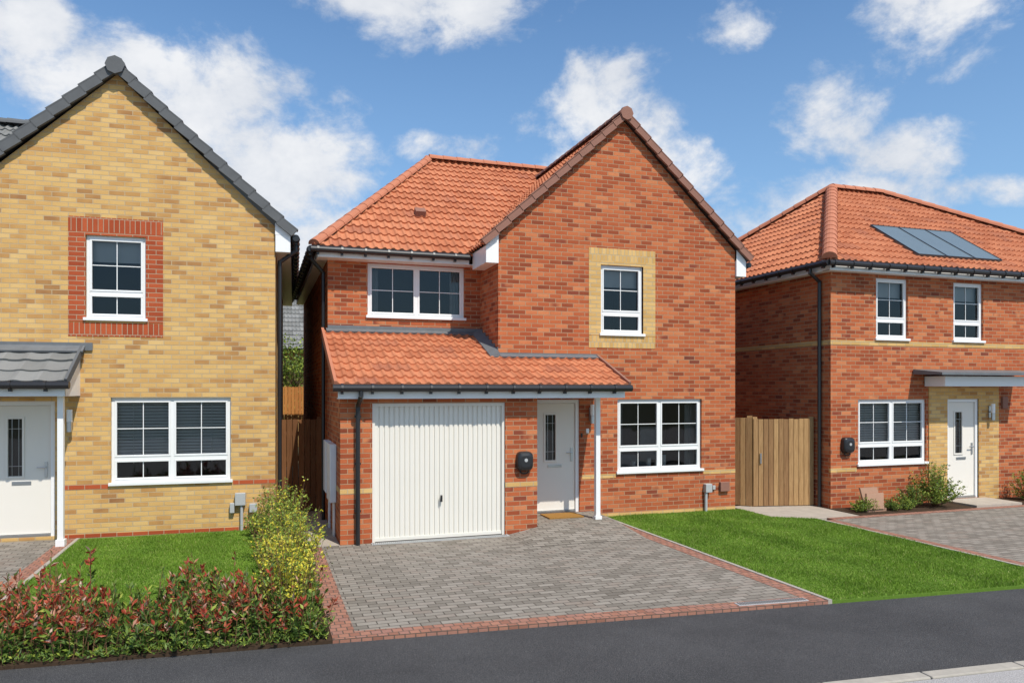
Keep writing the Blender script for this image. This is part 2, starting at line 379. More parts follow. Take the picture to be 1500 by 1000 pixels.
def frontdoor(parent,x0,x1,z0,z1,y,hinge='l'):
    mb=MB(); gl=MB(); t=.065
    mb.box(x0,x0+t,y+.03,y+.11,z0,z1,M_white); mb.box(x1-t,x1,y+.03,y+.11,z0,z1,M_white)
    mb.box(x0+t,x1-t,y+.03,y+.11,z1-t,z1,M_white); mb.box(x0+t,x1-t,y+.02,y+.11,z0,z0+.04,M_metal)
    a,b,c,d=x0+t+.005,x1-t-.005,z0+.045,z1-t-.005
    lx0=a+.27*(b-a); lx1=lx0+.19; lz0=z0+.93; lz1=d-.2
    mb.wall(a,b,c,d,y+.06,[(lx0,lx1,lz0,lz1)],M_doorw,depth=.02)
    for (p,q_) in ((lx0-.03,lx0),(lx1,lx1+.03)): mb.box(p,q_,y+.045,y+.0605,lz0-.03,lz1+.03,M_doorw)
    mb.box(lx0,lx1,y+.045,y+.0605,lz0-.03,lz0,M_doorw); mb.box(lx0,lx1,y+.045,y+.0605,lz1,lz1+.03,M_doorw)
    gl.poly([(lx0,y+.078,lz0),(lx1,y+.078,lz0),(lx1,y+.078,lz1),(lx0,y+.078,lz1)],M_glass)
    gl.poly([(lx0-.1,y+.3,lz0-.1),(lx1+.1,y+.3,lz0-.1),(lx1+.1,y+.3,lz1+.1),(lx0-.1,y+.3,lz1+.1)],M_room)
    for zz in (lz0+.15,lz1-.15): mb.box(lx0,lx1,y+.070,y+.074,zz-.003,zz+.003,M_metal)
    for xx in (lx0+.05,lx1-.05): mb.box(xx-.003,xx+.003,y+.069,y+.073,lz0,lz1,M_metal)
    mb.box((a+b)/2-.13,(a+b)/2+.13,y+.048,y+.0595,z0+.80,z0+.85,M_metal)
    mb.box(b-.085,b-.045,y+.045,y+.0595,z0+.90,z0+1.14,M_metal)
    mb.tube([(b-.065,y+.04,z0+1.06),(b-.065,y+.01,z0+1.06),(b-.18,y+.008,z0+1.06)],.010,M_metal,8)
    gl.build('door_glazing',parent); mb.build('front_door',parent,bevel=.003)
def walllamp(parent,x,y,z):
    mb=MB(); mb.box(x-.03,x+.03,y-.02,y-.001,z-.12,z+.12,M_metal)
    mb.tube([(x,y-.02,z),(x,y-.08,z)],.015,M_metal); mb.tube([(x,y-.09,z-.17),(x,y-.09,z-.02)],.04,M_metal,14); mb.tube([(x,y-.09,z-.018),(x,y-.09,z+.17)],.04,M_white,14)
    mb.build('wall_lamp',parent)
def charger(parent,x,y,z):
    mb=MB(); k=mb.mi(M_black); rings=[(.155,0),(.155,.05),(.148,.085),(.13,.105),(.09,.118)]
    n=28; base=len(mb.v)
    for (r,dy) in rings:
        for t in range(n):
            a=2*math.pi*t/n; cx,sz=math.cos(a),math.sin(a); e=.55
            px=math.copysign(abs(cx)**e,cx)*r*.88; pz=math.copysign(abs(sz)**e,sz)*r*1.0
            mb.v.append((x+px,y-.001-dy,z+pz))
    for j in range(len(rings)-1):
        for t in range(n):
            mb.f.append([base+j*n+t,base+j*n+(t+1)%n,base+(j+1)*n+(t+1)%n,base+(j+1)*n+t]); mb.m.append(k)
    mb.f.append([base+(len(rings)-1)*n+t for t in range(n)]); mb.m.append(k)
    mb.tube([(x,y-.118,z+.02),(x,y-.124,z+.02)],.028,M_grey,16)
    pts=[(x+.07*math.sin(t),y-.03,z-.13-.07*(1-math.cos(t))/2) for t in [i*2*math.pi/14 for i in range(15)]]
    mb.tube(pts,.011,M_black,6); mb.build('ev_charger',parent)
def gutter(mb,p0,p1,r=.055):
    mb.tube([p0,p1],r,M_black,12)
    a=Vector(p0);b=Vector(p1);L=(b-a).length
    n=int(L/.45)
    for i in range(n+1):
        p=a+(b-a)*((i+.3)/(n+1)); d=(b-a).normalized()
        mb.tube([p-d*.018,p+d*.018],r+.012,M_black,10)
        mb.box(p.x-.02,p.x+.02,p.y-.01,p.y+.05,p.z-.09,p.z-.04,M_black)

# ================================================================== CENTRE HOUSE
H=empty('red_brick_house')
gx0,gx1,gy=3.89,8.66,12.3
mb=MB()
win_g=(6.16,7.92,.80,2.12); win_u=(5.825,6.68,3.30,4.54); door=(4.50,5.41,.12,2.12)
mb.wall(gx0,gx1,-.05,4.6,gy,[win_g,win_u,door],M_red)
mb.poly([(gx0,gy,4.6),(gx1,gy,4.6),(gx1,gy,4.95),((gx0+gx1)/2,gy,7.18),(gx0,gy,4.95)],M_red)
gfy=11.3
mb.wall(1.13,4.23,-.05,2.3,gfy,[(1.60,3.69,-.05,2.09)],M_red,depth=.12)
mb.poly([(4.23,gfy,-.05),(4.23,gy,-.05),(4.23,gy,2.3),(4.23,gfy,2.3)],M_red)
mb.poly([(1.13,gfy,-.05),(1.13,21,-.05),(1.13,21,4.7),(1.13,13.43,4.7),(1.13,13.43,3.2),(1.13,gfy,2.38)],M_red)
rw=(1.82,3.59,3.60,4.54)
mb.wall(1.13,gx0,2.6,4.7,13.43,[rw],M_red)
mb.poly([(gx0,gy,2.4),(gx0,gy,4.95),(gx0,13.43,4.95),(gx0,13.43,2.4)],M_red)
mb.poly([(gx1,gy,-.05),(gx1,21,-.05),(gx1,21,4.9),(gx1,gy,4.9)],M_red)
mb.poly([(1.13,21,-.05),(gx1,21,-.05),(gx1,21,4.7),(1.13,21,4.7)],M_red)
mb.build('walls',H)
t=MB()
def band(mb,a0,a1,y,mat,z0=.75,z1=.825): mb.box(a0,a1,y-.004,y+.05,z0,z1,mat)
band(t,1.128,1.60,gfy,M_buff2); band(t,3.69,4.232,gfy,M_buff2)
band(t,5.46,win_g[0]-.035,gy,M_buff2,.70,.775); band(t,win_g[1]+.035,gx1+.002,gy,M_buff2,.70,.775)
band(t,5.46,gx1+.002,gy,M_buff2,-.02,.06)
t.box(1.126,1.16,gfy+.004,20.9,.75,.825,M_buff2)
sx0,sx1,sz0,sz1=5.59,6.93,3.05,4.84
t.box(sx0,win_u[0],gy-.006,gy+.04,sz0+.225,sz1-.225,M_buff2); t.box(win_u[1],sx1,gy-.006,gy+.04,sz0+.225,sz1-.225,M_buff2)
t.box(sx0,sx1,gy-.006,gy+.04,sz1-.225,sz1,M_buffsol); t.box(sx0,sx1,gy-.006,gy+.04,sz0,sz0+.215,M_buffsol)
t.box(win_u[0],win_u[1],gy-.006,gy+.04,win_u[3]+.002,sz1-.225,M_buff2)
t.build('buff_brick_details',H)
window(H,*win_g,gy,cas=2,low=.42,bars=(2,2),lowbars=2,blind='items curtain',name='living_room_window')
window(H,*win_u,gy,cas=1,low=.38,bars=(2,2),lowbars=2,blind='roller',name='bedroom_window')
window(H,*rw,13.43,cas=2,low=0,bars=(2,2),name='landing_window',blind='curtain')
frontdoor(H,*door,gy)
g=MB(); a,b=1.645,3.645; n=26; w=(b-a)/n; zt=2.045
g.box(1.60,1.645,gfy+.03,gfy+.1,0,2.09,M_garage); g.box(3.645,3.69,gfy+.03,gfy+.1,0,2.09,M_garage); g.box(1.645,3.645,gfy+.03,gfy+.1,2.04,2.09,M_garage)
y0=gfy+.078; y1=gfy+.06
for i in range(n):
    x=a+i*w
    xs=[x,x+w*.62,x+w*.74,x+w*.88,x+w]; ys=[y1,y1,y0,y0,y1]
    for j in range(4):
        g.poly([(xs[j],ys[j],.05),(xs[j+1],ys[j+1],.05),(xs[j+1],ys[j+1],zt),(xs[j],ys[j],zt)],M_garage)
g.box(a,b,gfy+.05,gfy+.085,.012,.06,M_garage)
g.box(a,b,gfy+.056,gfy+.085,0.0,.012,M_black)
g.tube([(2.66,gfy+.06,.62),(2.66,gfy+.02,.62)],.022,M_metal,12); g.box(2.645,2.675,gfy+.005,gfy+.03,.57,.67,M_black)
g.build('garage_door',H)
ev,ex0,ex1=4.78,3.62,8.93; ax=6.275; az=7.24
roof('gable_roof_left',[(ex0,12.22,ev),(ex0,16.9,ev),(ax,16.9,az),(ax,12.22,az)],M_tile,H)
roof('gable_roof_right',[(ex1,16.9,ev),(ex1,12.22,ev),(ax,12.22,az),(ax,16.9,az)],M_tile,H)
rx0,rx1,ry,rz=3.70,6.6,17.0,7.56; me_=4.72
roof('main_roof_front',[(.87,13.1,me_),(8.93,13.1,me_),(rx1,ry,rz),(rx0,ry,rz)],M_tile,H)
roof('main_roof_left',[(.87,20.9,me_),(.87,13.1,me_),(rx0,ry,rz)],M_tile,H)
roof('main_roof_back',[(8.93,20.9,me_),(.87,20.9,me_),(rx0,ry,rz),(rx1,ry,rz)],M_tile,H)
roof('main_roof_right',[(8.93,13.1,me_),(8.93,20.9,me_),(rx1,ry,rz)],M_tile,H)
ls=.40
def lz(y): return 2.36+ls*(y-11.05)
roof('lean_to_roof_left',[(1.05,11.05,lz(11.05)),(gx0,11.05,lz(11.05)),(gx0,13.43,lz(13.43)),(1.05,13.43,lz(13.43))],M_tile,H)
roof('lean_to_roof_right',[(gx0,11.05,lz(11.05)),(5.74,11.05,lz(11.05)),(5.74,12.3,lz(12.3)),(gx0,12.3,lz(12.3))],M_tile,H)
r=MB()
ridge(r,(.87,13.1,me_+.06),(rx0,ry,rz+.06),M_ridgeo,.09); ridge(r,(rx0,ry,rz+.06),(rx1,ry,rz+.06),M_ridgeo,.11)
ridge(r,(rx0,ry,rz+.06),(.87,20.9,me_+.06),M_ridgeo,.10); ridge(r,(8.93,13.1,me_+.06),(rx1,ry,rz+.06),M_ridgeo,.1); ridge(r,(8.93,20.9,me_+.06),(rx1,ry,rz+.06),M_ridgeo,.1)
ridge(r,(ax,12.16,az+.05),(ax,16.9,az+.05),M_vbrown,.11)
r.tube([(ax,12.14,az+.03),(ax,12.2,az+.03)],.125,M_vbrown,8)
verge(r,(ex0,12.2,ev-.01),(ax,12.2,az-.01),M_vbrown); verge(r,(ex1,12.2,ev-.01),(ax,12.2,az-.01),M_vbrown)
for x in (1.04,5.75):
    r.obox((x,(11.05+(13.43 if x<2 else 12.3))/2,lz((11.05+(13.43 if x<2 else 12.3))/2)+.0),(.022,0,0),Vector((0,1,.4))*((13.43 if x<2 else 12.3)-11.05)/2,(0,-.025,.06),M_ridgeo if x<2 else M_vbrown)
r.obox((2.95,14.35,me_+(14.35-13.1)*.728+.09),(.10,0,0),(0,.07,.05),(0,-.035,.05),M_vbrown)
r.build('ridge_and_verge_tiles',H)
f=MB()
f.box(.94,3.6,13.13,13.15,4.55,4.68,M_white); f.box(.94,3.89,13.151,13.43,4.55,4.565,M_white)
f.box(.94,.96,13.151,20.9,4.56,4.68,M_white); f.box(.961,1.13,13.44,20.9,4.56,4.575,M_white)
f.box(3.66,3.885,12.26,13.12,4.46,4.76,M_white); f.box(8.664,8.88,12.26,20.9,4.46,4.76,M_white)
for (xa,xb,xc) in ((3.66,3.885,3.885),(8.88,8.664,8.664)):
    f.poly([(xa,12.262,4.76),(xb,12.262,4.76),(xc,12.262,4.97)],M_white)
f.box(1.08,5.70,11.11,11.13,2.16,2.33,M_white); f.box(1.08,5.70,11.131,11.29,2.16,2.175,M_white); f.box(4.24,5.70,11.291,12.29,2.16,2.175,M_white)
f.poly([(5.70,11.13,2.16),(5.70,12.3,2.16),(5.70,12.3,2.80),(5.70,11.13,2.33)],M_white)
f.box(5.37,5.45,11.52,11.60,.0,2.16,M_white); f.box(5.35,5.47,11.50,11.62,.0,.17,M_white)
f.build('fascia_soffit_and_post',H,bevel=.003)
gt=MB()
gutter(gt,(.82,13.05,4.67),(3.6,13.05,4.67)); gutter(gt,(.82,13.05,4.67),(.82,20.9,4.67)); gutter(gt,(1.0,11.03,2.32),(5.78,11.03,2.32)); gutter(gt,(8.98,12.3,4.70),(8.98,20.9,4.70))
gt.tube([(1.40,11.03,2.3),(1.40,11.03,2.2),(1.38,11.22,2.05),(1.38,11.24,.0)],.034,M_black,10)
gt.tube([(.87,13.5,4.65),(.87,13.5,4.55),(1.07,13.6,4.35),(1.07,13.6,.0)],.034,M_black,10)
for zz in (.5,1.2,1.9): gt.box(1.335,1.425,11.235,11.299,zz-.015,zz+.015,M_black)
gt.build('gutters_and_downpipes',H)
ld=MB()
ld.obox(((1.10+gx0)/2,13.36,lz(13.36)+.045),((gx0-1.10)/2,0,0),(0,.08,.03),(0,-.006,.012),M_lead); ld.box(1.13,gx0-.002,13.41,13.429,3.30,3.42,M_lead)
ld.obox(((gx0+5.76)/2,12.24,lz(12.24)+.045),((5.76-gx0)/2,0,0),(0,.08,.03),(0,-.006,.012),M_lead); ld.box(gx0-.02,5.76,12.28,12.296,2.84,2.93,M_lead)
for i in range(6):
    yy=12.3+i*.19; ld.box(gx0-.012,gx0-.002,yy,yy+.19,lz(yy),lz(yy)+.17,M_lead)
ld.hexa([(gx0-.17,12.2,lz(12.2)+.03),(gx0-.008,12.2,lz(12.2)+.03),(gx0-.008,13.4,lz(13.4)+.03),(gx0-.17,13.4,lz(13.4)+.03),(gx0-.17,12.2,lz(12.2)+.05),(gx0-.013,12.2,lz(12.2)+.12),(gx0-.013,13.4,lz(13.4)+.12),(gx0-.17,13.4,lz(13.4)+.05)],M_lead)
ld.build('lead_flashing',H)
mt=MB()
mt.box(1.03,1.128,11.85,12.45,.55,1.45,M_white); mt.box(1.03,1.128,12.65,13.1,.60,1.45,M_white); mt.box(1.09,1.127,12.0,12.1,0,.55,M_white); mt.box(1.09,1.127,12.8,12.88,0,.6,M_white)
mt.build('meter_boxes',H,bevel=.01)
sm=MB()
sm.box(7.95,8.09,12.20,12.295,.36,.52,M_grey); sm.tube([(7.98,12.25,.36),(7.98,12.25,.0)],.03,M_grey); sm.box(8.14,8.20,12.26,12.297,.40,.48,M_grey)
sm.box(8.30,8.50,12.24,12.297,.36,.54,M_vbrown); sm.build('utility_boxes',H,bevel=.008)
walllamp(H,5.62,gy,1.86); charger(H,4.0,gfy,1.16)
dk=MB(); dk.box(5.43,5.455,12.27,12.297,1.45,1.52,M_black); dk.box(5.53,5.58,12.27,12.297,1.52,1.60,M_white); dk.build('doorbell',H)

# ================================================================== LEFT HOUSE
LH=empty('buff_brick_house',(.25,13.0,0),R(-2.5))
L=MB(); x0=-4.72
lwg=(-2.45,-.69,.83,2.17); lwu=(-2.80,-1.95,3.40,4.69); ld_=(-4.15,-3.22,.05,2.12)
L.wall(x0,0,-.05,4.98,0,[lwg,lwu,ld_],M_buff)
L.poly([(x0,0,4.98),(0,0,4.98),(-2.36,0,7.22)],M_buff)
L.poly([(0,0,-.05),(0,8.2,-.05),(0,8.2,4.9),(0,0,4.98)],M_buff)
L.poly([(x0,0,-.05),(x0,1.1,-.05),(x0,1.1,4.9),(x0,0,4.98)],M_buff)
L.poly([(-9,1.1,-.05),(x0,1.1,-.05),(x0,1.1,4.7),(-9,1.1,4.7)],M_buff)
L.poly([(-9,8.2,-.05),(0,8.2,-.05),(0,8.2,4.7),(-9,8.2,4.7)],M_buff)
L.poly([(-9,1.1,-.05),(-9,8.2,-.05),(-9,8.2,4.7),(-9,4.6,7.6),(-9,1.1,4.7)],M_buff)
L.build('walls',LH)
t=MB()
band(t,-3.16,lwg[0]-.035,0,M_red2); band(t,lwg[1]+.035,.002,0,M_red2)
t.box(-3.15,-.0,-.004,.03,-.02,.06,M_red2)
sx0,sx1,sz0,sz1=-3.04,-1.70,3.12,4.97
t.box(sx0,lwu[0],-.006,.04,sz0+.225,sz1-.225,M_red2); t.box(lwu[1],sx1,-.006,.04,sz0+.225,sz1-.225,M_red2)
t.box(sx0,sx1,-.006,.04,sz1-.225,sz1,M_redsol); t.box(sx0,sx1,-.006,.04,sz0,sz0+.215,M_redsol)
t.box(lwu[0],lwu[1],-.006,.04,lwu[3]+.002,sz1-.225,M_red2)
t.build('red_brick_details',LH)
window(LH,*lwg,0,cas=2,low=.38,bars=(2,2),lowbars=2,blind='slats',name='living_room_window')
window(LH,*lwu,0,cas=1,low=.40,bars=(2,2),lowbars=2,blind='roller',name='bedroom_window')
frontdoor(LH,*ld_,0)
lev,lax,laz=4.86,-2.36,7.29
roof('gable_roof_left',[(-5.0,-.08,lev),(-5.0,4.8,lev),(lax,4.8,laz),(lax,-.08,laz)],M_gtile,LH,course=.3)
roof('gable_roof_right',[(.28,8.4,lev),(.28,-.08,lev),(lax,-.08,laz),(lax,8.4,laz)],M_gtile,LH)
roof('main_roof_front',[(-9.2,.85,4.75),(-1.5,.85,4.75),(-2.4,4.6,7.68),(-9.2,4.6,7.68)],M_gtile,LH)
roof('main_roof_back',[(-2.4,8.4,4.75),(-9.2,8.4,4.75),(-9.2,4.6,7.68),(-2.4,4.6,7.68)],M_gtile,LH)
def lz2(y): return 2.40+.62*(y+.85)
roof('porch_roof',[(-5.0,-.85,lz2(-.85)),(-2.86,-.85,lz2(-.85)),(-2.86,0,lz2(0)),(-5.0,0,lz2(0))],M_gtile,LH,roll=.3,amp=.012)
r=MB()
verge(r,(-5.0,-.1,lev-.01),(lax,-.1,laz-.01),M_vgrey,h=.068,tilt=.014); verge(r,(.28,-.1,lev-.01),(lax,-.1,laz-.01),M_vgrey,h=.068,tilt=.014)
ridge(r,(lax,-.14,laz+.05),(lax,8.4,laz+.05),M_vgrey,.12); r.tube([(lax,-.17,laz+.02),(lax,-.1,laz+.02)],.14,M_vgrey,8)
ridge(r,(-9.2,4.6,7.74),(-2.4,4.6,7.74),M_vgrey,.12)
r.obox((-2.85,-.425,lz2(-.425)),(.02,0,0),Vector((0,1,.62))*.425,(0,-.03,.05),M_vgrey)
r.box(-5,-2.70,-.03,-.007,2.90,3.02,M_lead); r.obox((-3.9,-.07,lz2(-.07)+.05),(1.1,0,0),(0,.1,.062),(0,-.006,.012),M_lead)
r.build('ridge_and_verge_tiles',LH)
f=MB()
f.box(.004,.24,-.06,8.3,4.56,4.84,M_white); f.poly([(.0,-.062,4.84),(.24,-.062,4.84),(.0,-.062,5.04)],M_white)
f.box(-5,-2.88,-.79,-.77,2.20,2.36,M_white); f.box(-5,-2.88,-.769,-.01,2.20,2.215,M_white)
f.poly([(-2.875,-.78,2.2),(-2.875,0,2.2),(-2.875,0,2.87),(-2.875,-.78,2.38)],M_white)
f.box(-3.03,-2.95,-.60,-.52,.0,2.2,M_white); f.box(-3.05,-2.93,-.62,-.5,.0,.1,M_white)
f.build('fascia_soffit_and_post',LH,bevel=.003)
gt=MB(); gutter(gt,(.33,-.08,4.80),(.33,8.3,4.80)); gutter(gt,(-5,-.87,2.36),(-2.80,-.87,2.36))
gt.tube([(.33,.12,4.78),(.33,.12,4.62),(.07,.12,4.42),(.07,.12,0)],.034,M_black)
gt.build('gutters_and_downpipe',LH)
sm=MB(); sm.box(-.62,-.46,-.10,-.007,.42,.62,M_grey); sm.box(-.70,-.63,-.08,-.007,.30,.46,M_grey); sm.tube([(-.52,-.05,.42),(-.52,-.05,0)],.025,M_grey); sm.box(-.40,-.28,-.09,-.007,.30,.44,M_grey); sm.build('utility_boxes',LH,bevel=.008)
walllamp(LH,-3.00,0,1.82)

# ================================================================== RIGHT HOUSE
RH=empty('hipped_roof_brick_house')
X0,Y0,X1,Y1=10.43,11.75,20.2,18.9
r_=MB()
wl=(11.09,12.82,.83,2.10); u1=(11.53,12.34,3.30,4.50); u2=(13.54,14.36,3.30,4.50); dr=(13.36,14.22,.05,2.10); u3=(16.3,17.9,3.3,4.5); w3=(16.2,17.9,.83,2.1)
r_.wall(X0,X1,-.05,4.7,Y0,[wl,u1,u2,dr,u3,w3],M_red)
r_.poly([(X0,Y0,-.05),(X0,Y1,-.05),(X0,Y1,4.7),(X0,Y0,4.7)],M_red); r_.poly([(X1,Y0,-.05),(X1,Y1,-.05),(X1,Y1,4.7),(X1,Y0,4.7)],M_red); r_.poly([(X0,Y1,-.05),(X1,Y1,-.05),(X1,Y1,4.7),(X0,Y1,4.7)],M_red)
r_.build('walls',RH)
t=MB()
zb0,zb1=3.165,3.255
t.box(X0-.004,X1,Y0-.004,Y0+.03,zb0,zb1,M_buff2)
t.box(X0-.004,X0+.03,Y0+.031,Y1,zb0,zb1,M_buff2)
band(t,X0-.002,wl[0]-.035,Y0,M_buff2,.70,.775)
t.box(12.87,dr[0],Y0-.02,Y0+.03,-.02,2.35,M_buff); t.box(dr[1],14.78,Y0-.02,Y0+.03,-.02,2.35,M_buff); t.box(dr[0],dr[1],Y0-.02,Y0+.03,2.10,2.35,M_buff)
t.build('buff_brick_details',RH)
window(RH,*wl,Y0,cas=2,low=.38,blind='slats',name='living_room_window'); window(RH,*u1,Y0,low=.38,name='bedroom_window',blind='roller'); window(RH,*u2,Y0,low=.38,name='bathroom_window',blind='roller')
window(RH,*u3,Y0,cas=2,low=.38,name='bedroom_window'); window(RH,*w3,Y0,cas=2,low=.38,name='dining_window')
frontdoor(RH,*dr,Y0-.015)
e=4.74; A=(13.61,15.3,7.30); B=(15.2,15.3,7.30); c0=(10.18,11.5,e); c1=(20.5,11.5,e); c2=(20.5,19.15,e); c3=(10.18,19.15,e)
roof('roof_front',[c0,c1,B,A],M_tile,RH); roof('roof_left',[c3,c0,A],M_tile,RH); roof('roof_right',[c1,c2,B],M_tile,RH); roof('roof_back',[c2,c3,A,B],M_tile,RH)
r=MB(); up=lambda p:(p[0],p[1],p[2]+.06)
for p,q_ in ((c0,A),(c3,A),(c1,B),(c2,B),(A,B)): ridge(r,up(p),up(q_),M_ridgeo,.12)
r.build('ridge_tiles',RH)
f=MB()
f.box(10.24,20.4,11.55,11.57,4.56,4.70,M_white); f.box(10.24,20.4,11.571,11.74,4.56,4.575,M_white); f.box(10.24,10.26,11.575,19.1,4.56,4.7,M_white); f.box(10.261,10.425,11.74,19.1,4.561,4.576,M_white)
f.box(12.75,14.95,11.25,11.73,2.36,2.56,M_white)
f.build('fascia_soffit_and_porch',RH,bevel=.003)
f=MB(); f.hexa([(12.45,11.05,2.58),(15.25,11.05,2.58),(15.25,11.73,2.60),(12.45,11.73,2.60),(12.45,11.05,2.63),(15.25,11.05,2.63),(15.25,11.73,2.70),(12.45,11.73,2.70)],M_lead); f.build('porch_canopy_roof',RH)
gt=MB(); gutter(gt,(10.12,11.45,4.68),(20.5,11.45,4.68)); gutter(gt,(10.12,11.45,4.68),(10.12,19.1,4.68))
gt.tube([(10.12,11.95,4.66),(10.12,11.95,4.55),(10.38,12.0,4.4),(10.38,12.0,0)],.036,M_black); gt.build('gutters_and_downpipe',RH)
sl=(7.30-e)/(15.3-11.5); sp=MB()
def rz_(y): return e+sl*(y-11.5)
for i in range(3):
    xa=12.72+i*.77; xb=xa+.755; ya,yb=11.88,13.15; nn=Vector((0,-sl,1)).normalized()
    P=[Vector((xa,ya,rz_(ya)))+nn*.065,Vector((xb,ya,rz_(ya)))+nn*.065,Vector((xb,yb,rz_(yb)))+nn*.065,Vector((xa,yb,rz_(yb)))+nn*.065]
    sp.hexa([p-nn*.03 for p in P]+[p for p in P],M_panel)
    for (p,q_) in ((0,1),(1,2),(2,3),(3,0)): sp.tube([P[p],P[q_]],.012,M_black,6)
sp.build('solar_panels',RH)
walllamp(RH,14.5,Y0-.02,1.83); charger(RH,10.80,Y0,1.22)
sm=MB(); sm.box(14.86,15.0,Y0-.05,Y0-.002,1.9,2.15,M_vbrown); sm.build('alarm_box',RH)

# ================================================================== BEHIND HOUSE
BH=empty('grey_roof_house'); b=MB(); b.box(-5,7,32,37,-.05,4.0,M_buff); b.build('walls',BH)
roof('roof_front',[(-5.3,31.0,3.9),(7.3,31.0,3.9),(7.3,34.5,6.9),(-5.3,34.5,6.9)],M_gtile,BH,res=4); roof('roof_back',[(7.3,38,3.9),(-5.3,38,3.9),(-5.3,34.5,6.9),(7.3,34.5,6.9)],M_gtile,BH,res=2)

# ================================================================== GROUND
def sheet(name,polys,parent=None):
    mb=MB()
    for pts,z,mat in polys: mb.poly([(p[0],p[1],z) for p in pts],mat)
    return mb.build(name,parent)
sheet('ground',[([(-400,-400),(400,-400),(400,400),(-400,400)],-.06,M_terr)])
rd=lambda x:7.12-.08*x
sheet('road',[([(-60,rd(-60)-2.04),(60,rd(60)-2.04),(60,rd(60)),(-60,rd(-60))],-.035,M_asph)])
k=MB(); d=Vector((1,-.08,0)).normalized(); nrm=Vector((.08,1,0)).normalized()
for i in range(-30,30):
    c=Vector((i*.915,rd(i*.915)-2.10,-.02)); k.obox(c,d*.453,nrm*.0625,(0,0,.055),M_conc)
k.build('kerb',None,bevel=.012)
sheet('footway',[([(-60,rd(-60)-20),(60,rd(60)-20),(60,rd(60)-2.17),(-60,rd(-60)-2.17)],.02,M_foot)])  # unseen stretch behind the camera widened to keep green out of window reflections
def slab(name,pts,z0,z1,mat):
    bm=MB(); n=len(pts); bm.poly([(p[0],p[1],z1) for p in pts],mat)
    for i in range(n):
        a=pts[i];b=pts[(i+1)%n]; bm.poly([(a[0],a[1],z0),(b[0],b[1],z0),(b[0],b[1],z1),(a[0],a[1],z1)],mat)
    return bm.build(name)
D=empty('block_paved_driveway')
def par(o,p): o.parent=p; return o
par(slab('paving',[(.86,rd(.86)+.2),(5.67,rd(5.67)+.2),(5.67,12.3),(.86,12.3)],-.06,0,M_paver),D)
par(slab('border_left',[(.64,rd(.64)+.0),(.86,rd(.86)+.0),(.86,12.3),(.64,12.3)],-.06,.003,M_pavered),D)
par(slab('border_right',[(5.67,rd(5.67)+.0),(5.87,rd(5.87)+.0),(5.87,12.3),(5.67,12.3)],-.06,.003,M_pavered),D)
par(slab('border_front',[(.86,rd(.86)),(5.67,rd(5.67)),(5.67,rd(5.67)+.2),(.86,rd(.86)+.2)],-.06,.003,M_pavered),D)
par(slab('edging',[(5.87,rd(5.87)),(5.92,rd(5.92)),(5.92,12.3),(5.87,12.3)],-.06,.012,M_conc),D)
rp=MB(); rp.poly([(4.25,10.3,.004),(5.66,10.3,.004),(5.66,11.45,.115),(4.25,11.45,.115)],M_paver); rp.poly([(4.25,11.45,.115),(5.66,11.45,.115),(5.66,12.3,.125),(4.25,12.3,.125)],M_paver); rp.poly([(5.66,10.3,.004),(5.66,11.45,.0),(5.66,12.3,.0),(5.66,12.3,.125),(5.66,11.45,.115)],M_pavered)
rp.poly([(3.75,10.3,.0035),(4.25,10.3,.004),(4.25,11.29,.10),(3.75,11.29,.0035)],M_paver)
par(rp.build('door_ramp'),D)
dm=MB(); dm.box(4.62,5.25,11.75,12.2,.12,.14,M_mat); dm.build('doormat')
dr_=MB(); dr_.obox((5.25,rd(5.25)+.10,.006),d*.42,nrm*.055,(0,0,.004),M_grey)
for i in range(28): dr_.obox((4.86+i*.029,rd(4.86+i*.029)+.10,.011),(.006,0,0),nrm*.042,(0,0,.002),M_black)
dr_.build('drain_channel')
gc=MB(); gc.box(1.58,3.72,11.17,11.285,.001,.012,M_grey)
for i in range(70): gc.box(1.6+i*.03,1.612+i*.03,11.18,11.275,.0122,.014,M_black)
gc.build('drain_channel')
E=empty('neighbour_driveway')
par(slab('paving',[(9.62,rd(9.6)),(20,rd(20)),(20,10.75),(9.62,10.75)],-.06,0,M_paver),E)
par(slab('border_left',[(9.42,rd(9.42)),(9.62,rd(9.62)),(9.62,10.75),(9.42,10.75)],-.06,.003,M_pavered),E)
par(slab('border_back',[(9.62,10.75),(20,10.75),(20,10.93),(9.62,10.93)],-.06,.004,M_pavered),E)
par(slab('edging',[(9.37,rd(9.4)),(9.42,rd(9.4)),(9.42,10.9),(9.37,10.9)],-.06,.012,M_conc),E)
par(slab('slab_path',[(8.75,11.35),(9.37,10.93),(10.35,10.93),(10.35,12.6),(8.75,12.6)],-.06,.006,M_slab),E)
par(slab('door_step',[(13.2,10.935),(14.4,10.935),(14.4,11.73),(13.2,11.73)],-.06,.05,M_slab),E)
slab('flower_bed_soil',[(10.38,10.935),(13.19,10.935),(13.19,11.74),(10.38,11.74)],-.06,.01,M_soil)
slab('flower_bed_soil',[(14.41,10.935),(18,10.935),(18,11.74),(14.41,11.74)],-.06,.01,M_soil)
F=empty('neighbour_driveway')
par(slab('paving',[(-12,rd(-12)),(-2.86,rd(-2.86)),(-2.86,13.1),(-12,13.5)],-.06,0,M_paver),F)
par(slab('border_right',[(-2.86,rd(-2.86)),(-2.67,rd(-2.67)),(-2.67,13.1),(-2.86,13.1)],-.06,.003,M_pavered),F)
par(slab('edging',[(-2.67,rd(-2.67)),(-2.62,rd(-2.67)),(-2.62,13.1),(-2.67,13.1)],-.06,.012,M_conc),F)
slab('side_path',[(.28,12.3),(1.125,12.3),(1.125,20),(.28,20)],-.06,.005,M_slab)
slab('side_path',[(.64,11.3),(1.125,11.3),(1.125,12.299),(.64,12.299)],-.06,.006,M_slab)
